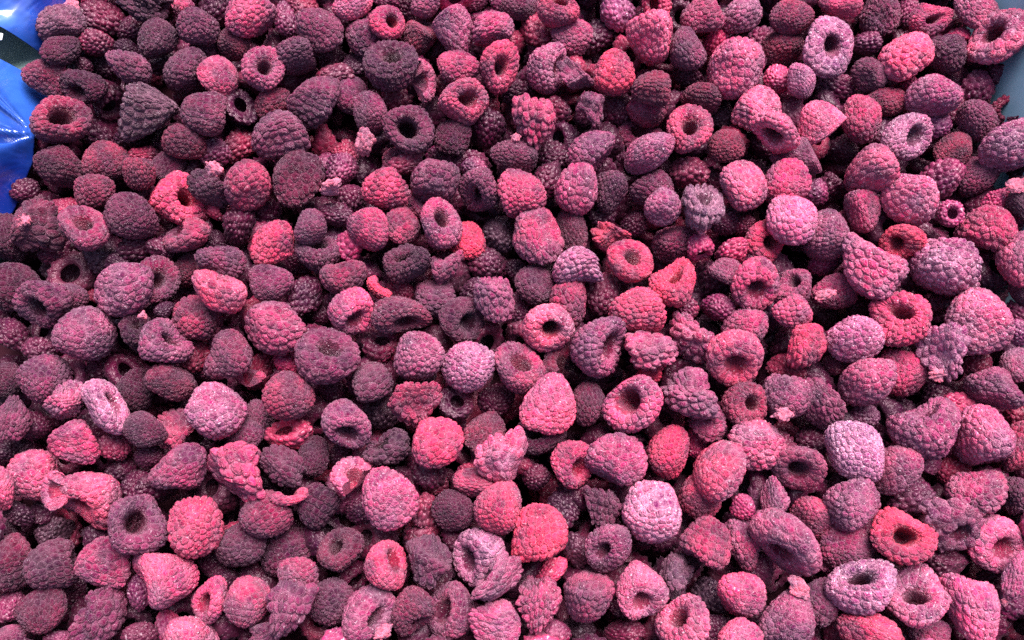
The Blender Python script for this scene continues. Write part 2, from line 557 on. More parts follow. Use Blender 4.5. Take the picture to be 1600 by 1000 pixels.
# ------------------------------------------------------------------ what lies where: x y half-width half-height level colour shape lean facing | name
TABLE = '''97 38 36 31 0 KM n 200 -50
60 6 24 22 1 D n - -
108 14 18 17 0 H c - -
160 28 35 28 1 DW n - -
148 0 28 12 1 C n - -
228 10 44 27 0 DK t - -
205 48 23 22 1 D n - -
247 60 31 31 0 DK n - -50
287 14 17 24 1 C s 90 20
310 42 32 30 0 P n - -
340 12 28 28 1 D n - -
394 26 40 32 0 CH n - -
366 66 26 28 .5 W n - -
95 80 34 20 0 D n 200 0
153 68 29 21 .6 W n - -
165 100 24 22 1.4 D n - -
126 104 18 16 .8 D n - -
200 78 22 16 .8 D n - -
203 107 32 27 0 P n 90 -20
322 75 25 22 .6 P n - -
255 98 25 20 1.3 D n - -
290 112 33 38 .3 PD n - -
341 119 31 31 0 C n - -
70 121 33 30 0 WP n - -
131 136 35 26 .2 D k 200 40
95 187 46 37 0 WC k 80 58
172 157 27 33 .8 D k -60 40
233 176 49 44 0 K n 160 -25|large charcoal grey raspberry
320 178 36 34 0 PW n - -
375 168 26 30 .8 D k 60 55
160 207 34 25 1.5 D n - -
288 222 34 27 .1 W n - -
95 260 38 33 .2 DW n - -
168 252 38 32 .3 W n - -
45 240 16 28 1.4 D n - -
222 252 26 24 .8 W n - -
335 240 27 26 .9 P n - -
375 228 26 28 .9 W n - -
412 107 33 34 0 MC k 90 62
205 213 30 18 1.5 D n - -
446 30 18 28 .5 P n - -
472 12 26 25 .8 W n - -
500 47 35 34 0 P n - -40
551 6 36 22 0 H n - -
604 36 29 26 0 CR k 60 62
572 60 32 30 .4 P n - -
604 2 26 12 .8 P n - -
638 15 22 22 1.4 D n - -
665 8 24 20 0 PH n - -
655 62 26 34 .7 W n 90 0
708 50 31 42 .1 M n 80 -20
737 4 30 14 .8 PW n - -
770 46 34 27 .2 CM n - -
787 4 24 16 .7 P n - -
460 88 36 28 .3 P n 20 -10
520 92 24 18 1.4 D n - -
525 122 32 22 .8 W n - -
556 103 22 22 1 D n - -
611 104 42 41 0 PD k 100 35|plum raspberry with dented top
663 127 19 34 .1 CM s 0 60|curved raspberry slice
716 104 33 26 0 C n - -
780 106 32 40 0 CR k 0 58|upright crimson ring raspberry
724 160 39 37 0 RM k -20 58|frost rimmed red cup
700 135 26 28 1 W n - -
490 160 42 40 0 P n -40 -10|pointed plum raspberry
550 150 28 30 .6 P n - -
579 180 26 36 .5 P n - -
571 222 20 27 .1 H c - -|torn pale pink scrap
638 203 41 37 0 PD k 110 75|dark raspberry with pinhole opening
708 214 28 32 .6 D n - -
760 200 30 34 1 D n - -
438 211 46 36 0 P b 20 -10|kidney shaped plum raspberry
425 163 30 24 .7 W n - -
540 240 24 22 .8 W n - -
622 155 26 22 1.3 W n - -
628 252 33 22 .6 WC n - -
690 246 28 22 .7 P n - -
460 258 32 24 .8 PD n - -
810 10 30 22 .6 P n - -
872 14 34 29 0 RC k 80 55
838 45 27 26 .8 W n - -
893 58 32 28 .2 CM n - -
854 108 31 40 .2 M k 0 20
900 115 30 26 0 PM t - -|notched mauve raspberry lump
960 113 31 38 0 R n - -20|vivid coral red raspberry
1014 60 35 43 0 HC n 100 -10
965 22 28 28 .8 M n - -
1026 8 24 25 .4 R k 180 50
935 58 30 26 1.4 D n - -
1097 22 35 28 0 CP n 20 -10
1075 76 28 34 .2 P n - -
1158 24 34 26 .2 M n - -
1149 107 42 49 0 HC n 90 -20|tall hot pink raspberry
1118 62 20 24 .8 C n - -
1190 66 25 25 .8 P n - -
1017 138 43 20 0 W b 0 0|bent bean shaped raspberry
1078 117 29 18 .6 D t - -
1095 154 32 24 .5 W n - -
834 192 33 43 0 C t 80 0|knobbly crimson raspberry
922 175 24 29 0 PM t - -
962 172 29 26 1.2 DW n - -
1012 173 33 26 .4 C n - -
998 213 38 30 .5 CP k 70 45
1014 240 40 32 0 M n - -
1078 202 35 38 0 CR k 90 48|crimson cup with round hollow
924 238 39 32 .1 MP k -40 15
1135 228 29 26 .4 W n - -
1130 184 20 18 1.5 K n - -
1182 172 38 38 .1 H n - -
1210 207 38 33 0 HC k -120 35
815 146 32 22 1.4 D n - -
873 175 20 26 .8 WD n - -
803 246 38 26 .2 DM n - -
862 246 26 26 1.1 D n - -
806 216 10 10 -.2 HR c - -
1237 28 34 27 .1 CW n - -
1222 76 33 30 .6 W n - -
1313 10 33 19 0 C k 90 20
1375 24 31 34 .5 P n - -
1416 20 18 24 .8 P n - -
1294 74 37 46 0 LM k 0 65|frosted upright lavender ring
1453 34 32 26 0 C k 30 55
1525 18 37 27 0 HM n - -
1560 57 42 42 0 H k 140 52|large pink cup near the crate
1415 88 40 38 0 HR n - -20|square shouldered hot pink raspberry
1475 85 32 30 .5 P n - -
1498 58 17 15 .8 C n - -
1355 68 23 20 .8 P n - -
1358 118 28 28 .4 P n - -
1252 127 20 29 .1 ML n - -
1214 125 22 24 .8 C n - -
1305 136 33 22 1.3 PD n - -
1555 122 25 24 .9 PD n - -
1526 138 26 28 .9 P n - -
1458 149 40 34 0 M n - -40
1461 196 24 24 .5 M n - -
1417 213 37 37 0 LM k 0 42|frosted lilac cup
1285 192 35 34 0 H n - -
1346 186 30 38 .3 C n - -
1385 160 32 22 .7 W n - -
1527 188 31 32 .3 P n - -
1570 172 25 24 .9 W k 0 50
1576 228 43 41 0 ML n 150 -40|frosted mauve raspberry with plump drupelets
1488 234 28 28 .7 W n - -
1425 134 20 14 .9 C n - -
45 264 17 18 1.4 D n - -
148 300 30 28 .3 WP n - -
205 337 40 37 0 DP n - -
62 352 42 42 .1 WD t - -
37 344 14 11 -.2 HR c - -|tiny pink scrap on dark flesh
100 330 24 22 .5 CW n - -
133 357 38 36 0 CP k 80 50
14 372 30 40 .3 D n - -
38 298 22 20 .9 D n - -
217 272 22 29 .2 W n 90 0
232 302 14 20 .9 D n - -
262 258 30 24 .7 DP n - -
283 310 46 43 0 RC k 50 52|bright red heart shaped cup
325 295 35 27 -.1 DK t - -
335 266 17 17 -.3 H c - -|pale pink scrap with ribs
388 291 36 42 0 CW n - -
342 328 18 18 .8 W k 0 40
292 367 37 26 .6 CW k 160 20
243 367 27 12 1.2 W n - -
212 385 32 26 1 D n - -
255 392 28 22 .9 D n - -
100 420 36 30 1.6 K n - -
160 405 29 28 1.5 K n - -
85 398 24 20 1.4 D n - -
247 436 33 38 .2 PW k 70 60
290 422 24 30 .6 W n - -
345 411 39 26 .3 P n 90 -20
344 456 40 36 -.1 RH k 75 12|glowing red raspberry cup
193 452 43 43 0 MP n - -40|round frosted plum raspberry
185 415 20 20 1 D n - -
18 448 42 38 .3 D n - -
68 476 42 38 .1 P k -110 50
110 466 26 24 .7 P n - -
133 521 46 43 0 PM n - -50
310 496 38 36 .3 WC n - -
212 518 25 30 .2 D t - -
222 493 9 10 -.3 HR c - -
260 532 41 36 .1 PM k 30 45
257 486 16 15 .3 D t - -
375 357 26 30 1 D n - -
340 385 20 26 1.4 D n - -
467 278 41 43 0 DW n -45 -20
517 292 20 17 -.2 H c - -
535 264 26 26 .8 P n - -
510 256 22 18 .8 P n - -
550 312 23 24 .8 D n - -
603 296 38 33 0 CR n 30 -20
628 256 33 18 .6 W n - -
680 285 37 38 .1 P n 70 -15
748 297 33 34 .1 P k -120 45
740 262 22 18 .6 P n - -
816 302 36 39 0 C n - -30
412 335 28 27 1.4 D n - -
427 381 33 37 0 RC n - -
485 355 26 29 0 DM n - -
525 335 30 20 .6 D n - -
497 396 37 33 .1 P k 90 30
574 358 32 34 0 C n 0 -20
547 388 22 28 .6 C n - -
628 352 29 29 .2 CW n - -
655 322 16 24 .7 C s 45 20
691 350 33 40 0 CM k 40 58|crimson cup with fine dark stamens
730 376 28 31 .4 R n - -
780 366 28 30 .9 K n - -
762 412 35 28 .9 WD n - -
636 412 38 31 .1 DP k 130 45
697 419 27 28 .2 PC t - -
537 435 37 28 .1 WP n 90 -10
425 443 34 30 .1 P n - -
475 462 28 32 .9 D n - -
430 513 48 43 .1 CP n - -30|raspberry with pale mouldy patch
548 487 35 38 0 HC k -90 50|pink ring with large dark hollow
592 450 19 20 .4 R s 60 30
625 456 22 18 .8 W n - -
680 466 40 26 .4 PD n 0 -10
628 492 46 29 .1 WP k -70 38
722 500 36 36 .3 DP k -20 45
772 468 31 36 0 MP t 90 -10|mauve raspberry with jagged top
742 456 24 24 1.3 D n - -
503 492 16 18 1.5 D n - -
470 410 22 20 1.5 D n - -
900 296 34 41 0 MC n 100 -15|pointed mauve raspberry hanging tip down
955 300 26 34 .5 PD n - -
855 282 23 32 .9 D n - -
842 368 39 46 0 C n -80 -15|crimson raspberry with plump outlined drupelets
892 360 25 38 .7 WD n - -
1018 296 36 30 .4 P n - -
1035 323 29 31 0 M n - -
1077 270 32 26 .8 WP n - -
1098 325 31 42 0 KL t 80 0|lumpy charcoal raspberry with notched top
1098 360 8 8 -.3 H c - -
1130 346 24 22 .8 D n - -
1162 290 36 40 .1 HC n - -
955 368 32 22 .4 R t - -
985 408 36 34 0 RC k 60 48|red heart shaped cup
1050 441 35 41 0 R k 80 42|bright red cup with small hollow
902 416 41 30 0 ML b 20 -10|lilac bent raspberry
836 446 33 32 .5 PD n - -
887 476 28 38 .3 CW n 90 0
940 460 31 34 .8 DW n - -
940 340 26 18 1.3 D n - -
1055 383 38 29 .7 CP n - -
1095 386 21 22 .7 C t - -
995 486 45 36 .1 RC n 15 -20
1110 440 33 34 .8 D n - -
1135 425 27 23 .2 PM n - -
1142 393 32 18 .7 CW n - -
1160 352 22 16 1 W n - -
1180 444 37 42 .2 C k -60 55
1197 376 33 34 .4 RC k 0 55
1072 480 20 22 .8 WC n - -
1122 480 29 20 .8 P n - -
812 480 23 24 .8 DP n - -
857 513 41 38 0 HR k -90 62|pink ring with hairy olive hollow
990 350 22 22 1.5 D n - -
808 425 18 20 1.4 D n - -
1088 530 42 40 .2 HC t - -
1163 512 37 30 .4 CM n - -
1228 284 38 36 .1 C n - -
1245 243 40 27 .3 PM n - -
1362 266 45 36 0 CH n 10 -20
1237 343 38 40 0 HL n - -60|round frosty pink raspberry
1288 367 39 41 .5 MP n - -
1347 331 28 34 .4 CM n 90 -10
1420 313 43 41 0 HM n - -60
1472 280 34 32 .8 P n - -
1530 276 28 32 .7 PC n - -
1588 290 20 13 -.2 H c - -
1598 318 24 28 .3 K n - -
1600 268 24 24 .3 D n - -
1601 186 24 22 .4 D n - -
1598 296 24 22 .3 PD n - -
1606 222 26 26 .4 D n - -
1600 350 26 24 .9 P n - -
1604 455 26 30 .5 P n - -
1485 334 20 22 .4 CH k 0 70
1555 313 21 19 .4 CM n - -
1542 364 46 43 .1 C k -110 18
1410 379 36 28 .4 R k -150 55|red ring half hidden behind pink
1366 415 50 54 0 HM n 60 -20|big lumpy pink raspberry
1475 419 52 48 0 ML n - -50|large round frosted purple raspberry
1590 405 30 46 .1 HC n - -
1530 502 49 53 0 HM n - -50|large pale pink raspberry
1407 498 45 43 0 CR k 90 60|crimson ring with deep round hollow
1290 412 27 20 .9 C n - -
1238 447 28 28 .5 PC k 120 45
1305 455 36 28 .5 CP n - -
1290 460 18 12 -.2 H c - -
1238 486 38 22 0 HC b 20 0|bent pink raspberry slice
1335 530 43 38 .1 ML n - -
1462 482 27 22 1.4 P n - -
1590 336 22 20 .8 P n - -
1592 490 20 22 .9 P n - -
1272 300 22 22 1 P n - -
1300 293 26 26 1.5 D n - -
18 523 29 28 .8 D n - -
62 549 27 22 .6 D n - -
70 592 41 38 .1 P n - -
100 625 27 33 -.1 MH t - -
165 635 37 43 -.1 ML k 20 30|frosted torn raspberry cup
208 610 28 40 .5 D n - -
160 578 24 22 1.5 D n - -
267 597 39 31 .4 WD n - -
357 554 37 38 0 PW n - -
340 643 47 46 0 M n - -50|large mauve frosted raspberry
117 690 40 33 .1 C n 20 -15|oval crimson raspberry
180 698 25 23 .7 WC n - -
22 655 26 38 .1 P t - -
56 665 24 22 .7 D t - -
12 596 28 30 .5 D n - -
225 670 42 24 .3 DP n 45 -10
275 670 28 33 .3 CW t - -
277 728 44 37 0 PC n - -40
369 738 46 44 .1 C t - -
384 680 30 25 .5 P n - -
52 742 37 40 .1 CH n - -
88 766 22 31 -.1 HC s 180 30
0 762 18 40 .1 HC n - -
233 712 22 20 1 D n - -
190 735 26 22 1.4 D n - -
390 590 26 14 .9 C s 90 20
305 555 27 26 1.3 W n - -
20 700 29 18 1 D n - -
330 580 20 18 1.4 D n - -
511 556 50 45 0 P k 75 48|large plum ring raspberry
452 618 40 39 0 WC n - -40
592 540 28 30 1 WD k 90 45
582 597 37 28 .4 PD n 200 0
655 557 40 39 0 MP n - -40|frosted plum raspberry with outlined drupelets
730 573 42 41 0 ML n - -60|round lilac raspberry with outlined drupelets
648 632 41 36 .1 WC t 90 -10|wine red heart shaped raspberry
712 632 28 32 .9 DW k 60 55
541 662 38 39 0 PM k -80 42|purple cup with dark square hollow
605 698 38 29 .5 DK t - -
685 692 41 39 0 RC n - -50|round bright red raspberry with pale rim
783 713 43 44 0 HC t 100 -20
757 677 33 36 .5 W n - -
450 677 38 26 .9 RW k 130 40
490 712 24 33 .5 D n - -
440 728 37 33 .1 DP t - -
405 652 23 28 .5 P n - -
550 744 35 29 .1 HC s 60 50|torn raspberry with pink ribbed flesh
611 780 44 49 0 CM n - -45|plump rose pink raspberry
450 568 24 18 .9 C n - -
812 574 39 41 .2 C k 70 50
670 735 29 28 .9 DW n - -
535 708 22 20 1.4 D n - -
600 640 31 30 1.6 K n - -
775 625 29 26 1.4 D n - -
520 607 22 20 1.4 D n - -
405 580 25 30 1.1 W n - -
740 742 32 16 .9 WC n - -
857 631 43 47 0 HR n - -40|pink raspberry with large soft drupelets
873 566 26 29 .5 W s 60 50
935 543 43 48 0 MP k -20 32|mauve cup holding a pink scrap
938 558 7 10 -.4 H c - -
1018 549 40 33 .1 CH t 200 0|loose knobbly pink raspberry
1012 586 25 16 .9 R n - -
1148 560 43 45 0 HR k -90 50|pink cup facing downward
987 631 48 45 0 HC k 160 52|large pink ring with slanted hollow
918 630 25 38 .6 DW n - -
1078 614 45 40 0 MP t - -|torn mauve raspberry
1105 666 30 26 .6 CP t - -
1162 633 36 36 .4 WC k 0 65
843 677 42 34 .8 D k 100 55
895 726 35 37 .4 CR k -20 35
962 718 47 43 0 MC n - -60|broad mauve pink raspberry
1043 706 34 43 .3 RC n - -
1124 736 42 47 0 HR n - -40|smooth coral pink raspberry
1184 694 45 39 .3 HC n - -
838 745 23 22 1 DW n - -
1087 692 18 24 .9 C n - -
1260 540 31 35 0 RC n -90 -10|small upright crimson raspberry
1354 597 44 38 0 MH n - -50|oval mauve pink raspberry
1412 582 30 46 .6 C n 90 -10
1472 550 36 47 0 ML t - -|gnarled lilac raspberry clump
1465 586 15 14 -.2 H c - -
1552 606 43 32 .1 PM n - -
1230 620 38 35 0 MP n - -
1222 648 22 14 -.2 HC c - -
1285 632 33 43 .2 PM t - -
1443 668 52 50 0 MP k 90 22|large mauve raspberry with slit hollow
1537 680 42 50 0 HM n -80 -5|pink cone raspberry
1335 706 43 48 0 L n 80 -35|pale lavender frosted raspberry
1590 698 24 42 .5 CR n - -
1247 731 43 34 .2 CP k -100 52
1400 735 40 38 .1 CM n - -
1525 770 46 36 .1 CM n - -
1228 576 31 24 .9 W n - -
1352 650 22 22 1 P n - -
1497 640 31 28 .8 CW n - -
1467 622 27 22 1.4 D n - -
1527 568 22 22 1 W n - -
1588 570 24 27 .5 M n - -
1590 520 22 22 .5 M n - -
1270 690 27 24 1.4 D n - -
1305 570 20 18 1 W n - -
1490 737 28 24 1 W n - -
1592 645 22 26 .8 W n - -
1448 722 25 18 .9 PD n - -
140 783 46 45 0 HR k -130 18|bright pink raspberry with folded rim
218 819 46 45 0 P k 50 58|plum ring with dark hairy hollow
307 824 42 47 0 CR n - -45|crimson raspberry with pale frosted edge
15 880 36 45 .2 WD n - -
82 880 44 36 0 DP b 20 -10|dark kidney shaped raspberry
162 879 41 38 0 CP n - -45
63 952 38 36 .1 DW n - -
155 962 42 46 .1 P t - -
258 906 50 43 0 CH n 210 -10|crimson raspberry with raised tip
327 938 27 38 .4 C k 190 30
388 940 36 40 .1 CW n - -
300 1002 43 38 .1 HC n - -
375 850 40 35 .6 DP n - -
415 803 44 34 .3 WP n 30 -5
452 777 32 13 -.1 RC s 90 40|thin torn red strip
215 757 26 22 1 D n - -
245 762 34 22 .9 D n - -
25 802 29 20 1 D n - -
65 798 22 20 1.4 D n - -
85 832 29 24 1.6 K n - -
228 874 27 22 1 D n - -
220 925 20 30 .6 P n - -
330 880 22 22 1.4 D n - -
350 902 24 20 1.4 D n - -
20 946 22 26 .6 P n - -
15 994 27 16 .2 P n - -
218 992 30 18 .5 W n - -
265 977 22 24 .9 C n - -
95 1002 28 15 .6 P n - -
110 925 24 20 1.4 D n - -
500 790 30 38 .5 D b 60 0
452 863 42 38 .1 DP n - -
466 902 31 30 .1 CP n - -
455 952 40 46 0 P t 90 0
532 858 36 34 .5 WD k 130 45
603 883 34 38 0 CR k 30 32|crimson cup shaded inside
670 876 37 42 .1 PD t - -
707 797 34 31 .5 D n - -
665 797 20 31 .8 W n - -
565 795 27 22 1 D n - -
518 940 36 38 .2 PD n - -
577 957 41 44 0 MP k 0 62|mauve ring with square hollow
597 987 18 15 -.3 RH c - -|wet red scrap
645 955 31 43 .1 WP k -60 20
703 953 38 44 .1 CP k 180 42
772 975 41 38 0 MH n - -50
748 870 42 43 .1 LM k 200 30|lilac raspberry with pink drupelets
777 902 38 37 -.1 MP t - -
778 792 38 42 0 RC n - -
740 754 34 22 .5 CW n - -
678 753 24 20 1 W n - -
530 994 27 16 1 D n - -
415 990 29 18 .2 P t - -
403 856 18 22 1 D n - -
843 832 43 46 0 R n -85 -5|vivid red cone raspberry
880 798 28 33 .9 D n - -
903 860 24 30 1 DK n - -
942 796 31 38 .4 PD t - -
951 857 35 38 .1 PM k -140 52
1018 800 48 47 0 HL n - -40|big frosty pink lilac raspberry
1093 776 33 36 .5 CR n - -
1160 792 20 20 .5 C t - -
1102 848 38 42 .1 CW b -120 0|bent crimson raspberry with hollow below
1162 853 30 42 .5 CM n - -
1003 922 40 44 0 HM k -60 42|frosty pink cup with slit hollow
1055 902 29 37 .5 KP t - -
920 930 39 41 .1 CP k 85 15
843 942 33 46 0 CM t 90 0|skittle shaped raspberry
862 892 27 20 .9 CR n - -
868 990 26 22 .5 C n - -
1065 972 42 43 0 HC k 150 48
1160 930 36 34 .1 CH n - -
1157 997 40 27 0 CH n - -
975 990 36 20 1 DW n - -
905 985 26 22 1.5 K n - -
1110 930 29 28 1.5 K n - -
970 950 22 20 1.4 D n - -
1075 875 24 20 1.4 D n - -
1120 985 24 24 1 D n - -
1225 846 52 52 0 MC k -110 28|large rose frosted raspberry
1210 776 22 33 .4 M n - -
1270 808 34 32 .5 CR n - -
1330 790 43 41 0 MP n - -
1325 854 43 36 .2 CP n - -
1413 836 49 43 0 R k 60 58|glossy red ring raspberry
1422 776 40 28 .9 PD n - -
1488 822 44 43 0 MP t - -
1556 850 42 44 0 HM k -40 45|pink raspberry split by dark slit
1592 898 25 38 0 M n - -
1344 917 55 42 0 LM k 90 58|wide frosted lilac ring
1432 930 46 51 0 HM k 90 62|pink ring with wide black hollow
1515 952 42 56 .1 HM n 80 0|long rough pink raspberry
1248 918 23 18 -.3 H c - -|pale pink crumb
1228 966 43 45 0 MP n - -40
1283 940 30 38 .4 P n - -
1362 997 52 38 .1 RC n - -
1452 990 37 22 .5 CP n - -
1475 883 36 24 .9 D n - -
1590 775 27 30 .5 PD n - -
1577 942 27 26 .9 P n - -
1573 940 9 9 -.1 H c - -
1285 878 22 14 .9 P n - -
1560 905 31 26 1.4 D n - -'''

recs = []
r0 = random.Random(5)
for ln in TABLE.strip().splitlines():
    body, _, nm = ln.partition('|')
    q = body.split()
    shp = q[6]
    a = float(q[7]) if q[7] != '-' else r0.uniform(0, 360)
    f = float(q[8]) if q[8] != '-' else (r0.uniform(-75, -12) if shp == 'n' else r0.uniform(-80, -15) if shp == 'c' else r0.uniform(-60, 45) if shp == 't' else r0.uniform(-20, 45))
    if shp == 'c':
        q[2], q[3] = float(q[2]) * .85, float(q[3]) * .85
    recs.append(dict(x=float(q[0]), y=float(q[1]), rx=float(q[2]), ry=float(q[3]), lev=float(q[4]), col=q[5], shp=shp, a=a, f=f, name=nm.strip()))
N = len(recs)
X = np.array([r['x'] for r in recs]); Y = np.array([r['y'] for r in recs])
RX = np.array([r['rx'] for r in recs]); RY = np.array([r['ry'] for r in recs])
LEV = np.array([r['lev'] for r in recs])
dirs = cam_fwd[None] + ((X - 800) / F_PX)[:, None] * cam_right + ((500 - Y) / F_PX)[:, None] * cam_up    # unit depth along the view axis
RP = np.sqrt(RX * RY) * np.where(np.array([r['shp'] for r in recs]) == 'k', .92, 1.0)
plane = HEAP_Z - 0.006 - LEV * 0.0145
T = (cam_pos[2] - plane) / -dirs[:, 2]
T0 = T.copy()
for it in range(90):                                   # settle the fruit so that neighbours touch and the upper ones lie on the lower ones
    P = cam_pos + dirs * T[:, None]
    R = RP * T / F_PX
    D = P[:, None] - P[None]
    dist = np.sqrt((D ** 2).sum(2)) + 1e-9
    need = 0.86 * (R[:, None] + R[None])
    pen = np.maximum(0, need - dist)
    np.fill_diagonal(pen, 0)
    lower = LEV[:, None] - LEV[None]                   # >0: i lies under j
    # push along the ray; strength grows as they sit side by side
    dT = T[:, None] - T[None]
    sgn = np.where(np.abs(lower) > .04, np.sign(lower), np.sign(dT + 1e-6 * (np.arange(N)[:, None] - np.arange(N)[None])))
    move = (pen * sgn * np.where(sgn > 0, .55, .12)).sum(1)
    T = T + np.clip(move, -.0012, .0016) + (T0 - T) * 0.025
P = cam_pos + dirs * T[:, None]

area = RX * RY * np.where(LEV < .25, 1.0, np.where(LEV < .75, .62, np.where(LEV < 1.2, .3, .15)))
main = [i for i in range(N) if recs[i]['shp'] not in 'sc']
main.sort(key=lambda i: -area[i])
single = set(main[:300]) | {i for i in range(N) if recs[i]['shp'] in 'sc'}
heroes = set([i for i in main if LEV[i] < .35][:95])

def frame_at(i):
    w = -dirs[i] / np.linalg.norm(dirs[i])
    u = cam_right - w * (cam_right @ w)
    u /= np.linalg.norm(u)
    return u, np.cross(w, u), w

def pose(i, var, r):
    """rotation (local axes in columns), local scale and location that give the fruit its outline and lean"""
    u, v, w = frame_at(i)
    rc = recs[i]
    a, f = math.radians(rc['a']), math.radians(rc['f'])
    z = u * math.cos(a) * math.cos(f) + v * math.sin(a) * math.cos(f) + w * math.sin(f)
    best = None
    px = T[i] / F_PX / math.sqrt(1 + ((rc['x'] - 800) ** 2 + (rc['y'] - 500) ** 2) / F_PX ** 2) * np.linalg.norm(dirs[i])
    want = np.array([rc['rx'], rc['ry']]) * px
    S = [.80, .9, 1.0, 1.11, 1.25]
    h = np.array([0.0, 0, 1]) if abs(z[2]) < .9 else np.array([1.0, 0, 0])
    x0 = np.cross(h, z); x0 /= np.linalg.norm(x0)
    y0 = np.cross(z, x0)
    for tr in range(5):
        t = r.uniform(0, 2 * PI)
        x = x0 * math.cos(t) + y0 * math.sin(t)
        y = np.cross(z, x)
        M = np.stack([x, y, z], 1)
        A = np.stack([u, v]) @ M                       # 2x3
        pts = var.cloud
        for sx in S:
            for sz in S:
                q = (pts * np.array([sx, 1 / sx if sx < 1 else 1.0, sz])) @ A.T
                lo, hi = q.min(0), q.max(0)
                e = (hi - lo) / 2
                k = math.sqrt(want[0] * want[1] / (e[0] * e[1]))
                ratio = math.log((e[0] / e[1]) / (want[0] / want[1]))
                c = ratio ** 2 + .28 * (math.log(sx) ** 2 + math.log(sz) ** 2)
                if best is None or c < best[0]:
                    best = (c, M, np.array([sx, 1 / sx if sx < 1 else 1.0, sz]) * k, (lo + hi) / 2 * k)
    _, M, s, mid = best
    loc = P[i] - u * mid[0] - v * mid[1]
    return M, s, loc

# ------------------------------------------------------------------ labels
SHADE = {'R': 'bright red', 'C': 'crimson', 'H': 'hot pink', 'M': 'mauve', 'P': 'plum', 'W': 'wine red', 'D': 'dark purple', 'K': 'charcoal', 'L': 'lavender',
         'KM': 'dark frosted', 'DW': 'dark wine', 'DK': 'blackish purple', 'PD': 'deep plum', 'WP': 'wine plum', 'WC': 'wine crimson', 'MC': 'mauve pink', 'CH': 'crimson pink',
         'HC': 'rose pink', 'HM': 'frosty pink', 'HR': 'coral pink', 'LM': 'frosted lilac', 'ML': 'frosted lilac', 'MP': 'frosted plum', 'RC': 'crimson red', 'CR': 'reddish crimson',
         'CM': 'frosted crimson', 'PM': 'frosted plum', 'CP': 'plum crimson', 'PC': 'plum crimson', 'CW': 'wine crimson', 'PW': 'wine plum', 'DP': 'deep plum', 'DM': 'dark frosted',
         'RM': 'frosted red', 'MH': 'mauve pink', 'HL': 'frosty pink', 'KL': 'frosted charcoal', 'WD': 'dark wine', 'RH': 'hot red', 'KP': 'charcoal plum', 'PH': 'plum pink', 'RW': 'wine red'}
def look_of(rc):
    r = math.sqrt(rc['rx'] * rc['ry'])
    q = rc['rx'] / rc['ry']
    size = 'small' if r < 28 else 'large' if r > 42 else ''
    form = {'b': 'bent', 't': 'lumpy', 's': 'torn', 'c': 'pale pink'}.get(rc['shp'], '')
    if rc['shp'] in 'nk' and (q > 1.22 or q < .82):
        form = 'long' if q < .82 else 'wide'
    deep = 'half buried' if rc['lev'] >= .5 else ''
    noun = {'k': 'raspberry with open hollow', 's': 'raspberry slice', 'c': 'scrap'}.get(rc['shp'], 'raspberry')
    return ' '.join(w for w in (size, deep, form, '' if rc['shp'] == 'c' else SHADE.get(rc['col'], SHADE[rc['col'][0]]), noun) if w)

def relation(i, j):
    dx, dy = X[i] - X[j], Y[i] - Y[j]
    d = math.hypot(dx, dy)
    reach = math.sqrt(RX[i] * RY[i]) + math.sqrt(RX[j] * RY[j])
    if recs[i]['shp'] in 'c' and d < reach:
        return 'lying on', d
    near = 'just ' if d < 1.35 * reach else 'a little ' if d < 2.3 * reach else 'further '
    if abs(dy) >= abs(dx):
        return near + ('above' if dy < 0 else 'below'), d
    side = 'on the bag side of' if dx < 0 else 'on the crate wall side of'
    return (side if d < 1.35 * reach else side.replace('on', 'further on', 1)), d

marks = [i for i in range(N) if recs[i]['name']]
LABEL = [''] * N
used = set()
pool = [i for i in range(N) if i in single]
looks = {i: look_of(recs[i]) for i in pool}
for i in marks:
    nm = recs[i]['name']
    if len(nm.split()) < 5:
        for j in sorted((k for k in marks if k != i), key=lambda k: relation(i, k)[1]):
            s = '%s, %s the %s' % (nm, relation(i, j)[0], recs[j]['name'])
            if len(s.split()) <= 16:
                nm = s
                break
    LABEL[i] = nm
    used.add(nm)
for i in pool:
    if LABEL[i]:
        continue
    same = [k for k in pool if looks[k] == looks[i] and k != i and not recs[k]['name']]
    cand = sorted(((relation(i, j)[1], j) for j in marks))[:70]
    done = None
    for strict in (True, False):
        for d, j in (cand[:16] if strict else cand):
            rel = relation(i, j)[0]
            if strict and any(relation(k, j)[0] == rel for k in same):
                continue
            s = '%s %s the %s' % (looks[i], rel, recs[j]['name'])
            if s in used or len(s.replace('-', ' ').split()) > 16:
                continue
            done = s
            break
        if done:
            break
    if not done:
        for d, j in cand:
            s = '%s %s the %s' % (looks[i].replace('raspberry with open hollow', 'open raspberry').replace('half buried', 'sunken'), relation(i, j)[0].replace('a little ', '').replace('further ', ''), recs[j]['name'])
            if s not in used and len(s.split()) <= 16:
                done = s
                break
    LABEL[i] = done
    used.add(LABEL[i])
LABEL = [s[:1].lower() + s[1:] for s in LABEL]

def thing(name, label, cat, group=None):
    o = bpy.data.objects.new(name, None)
    C.objects.link(o)
    o['label'] = label
    o['category'] = cat
    if group:
        o['group'] = group
    o.empty_display_size = 0.005
    return o

def part(name, me, parent, colour=None, seed=0.0, kind=None):
    o = bpy.data.objects.new(name, me)
    C.objects.link(o)
    o.parent = parent
    if colour is not None:
        o.color = colour
    o['seed'] = seed
    if kind:
        o['kind'] = kind
    return o

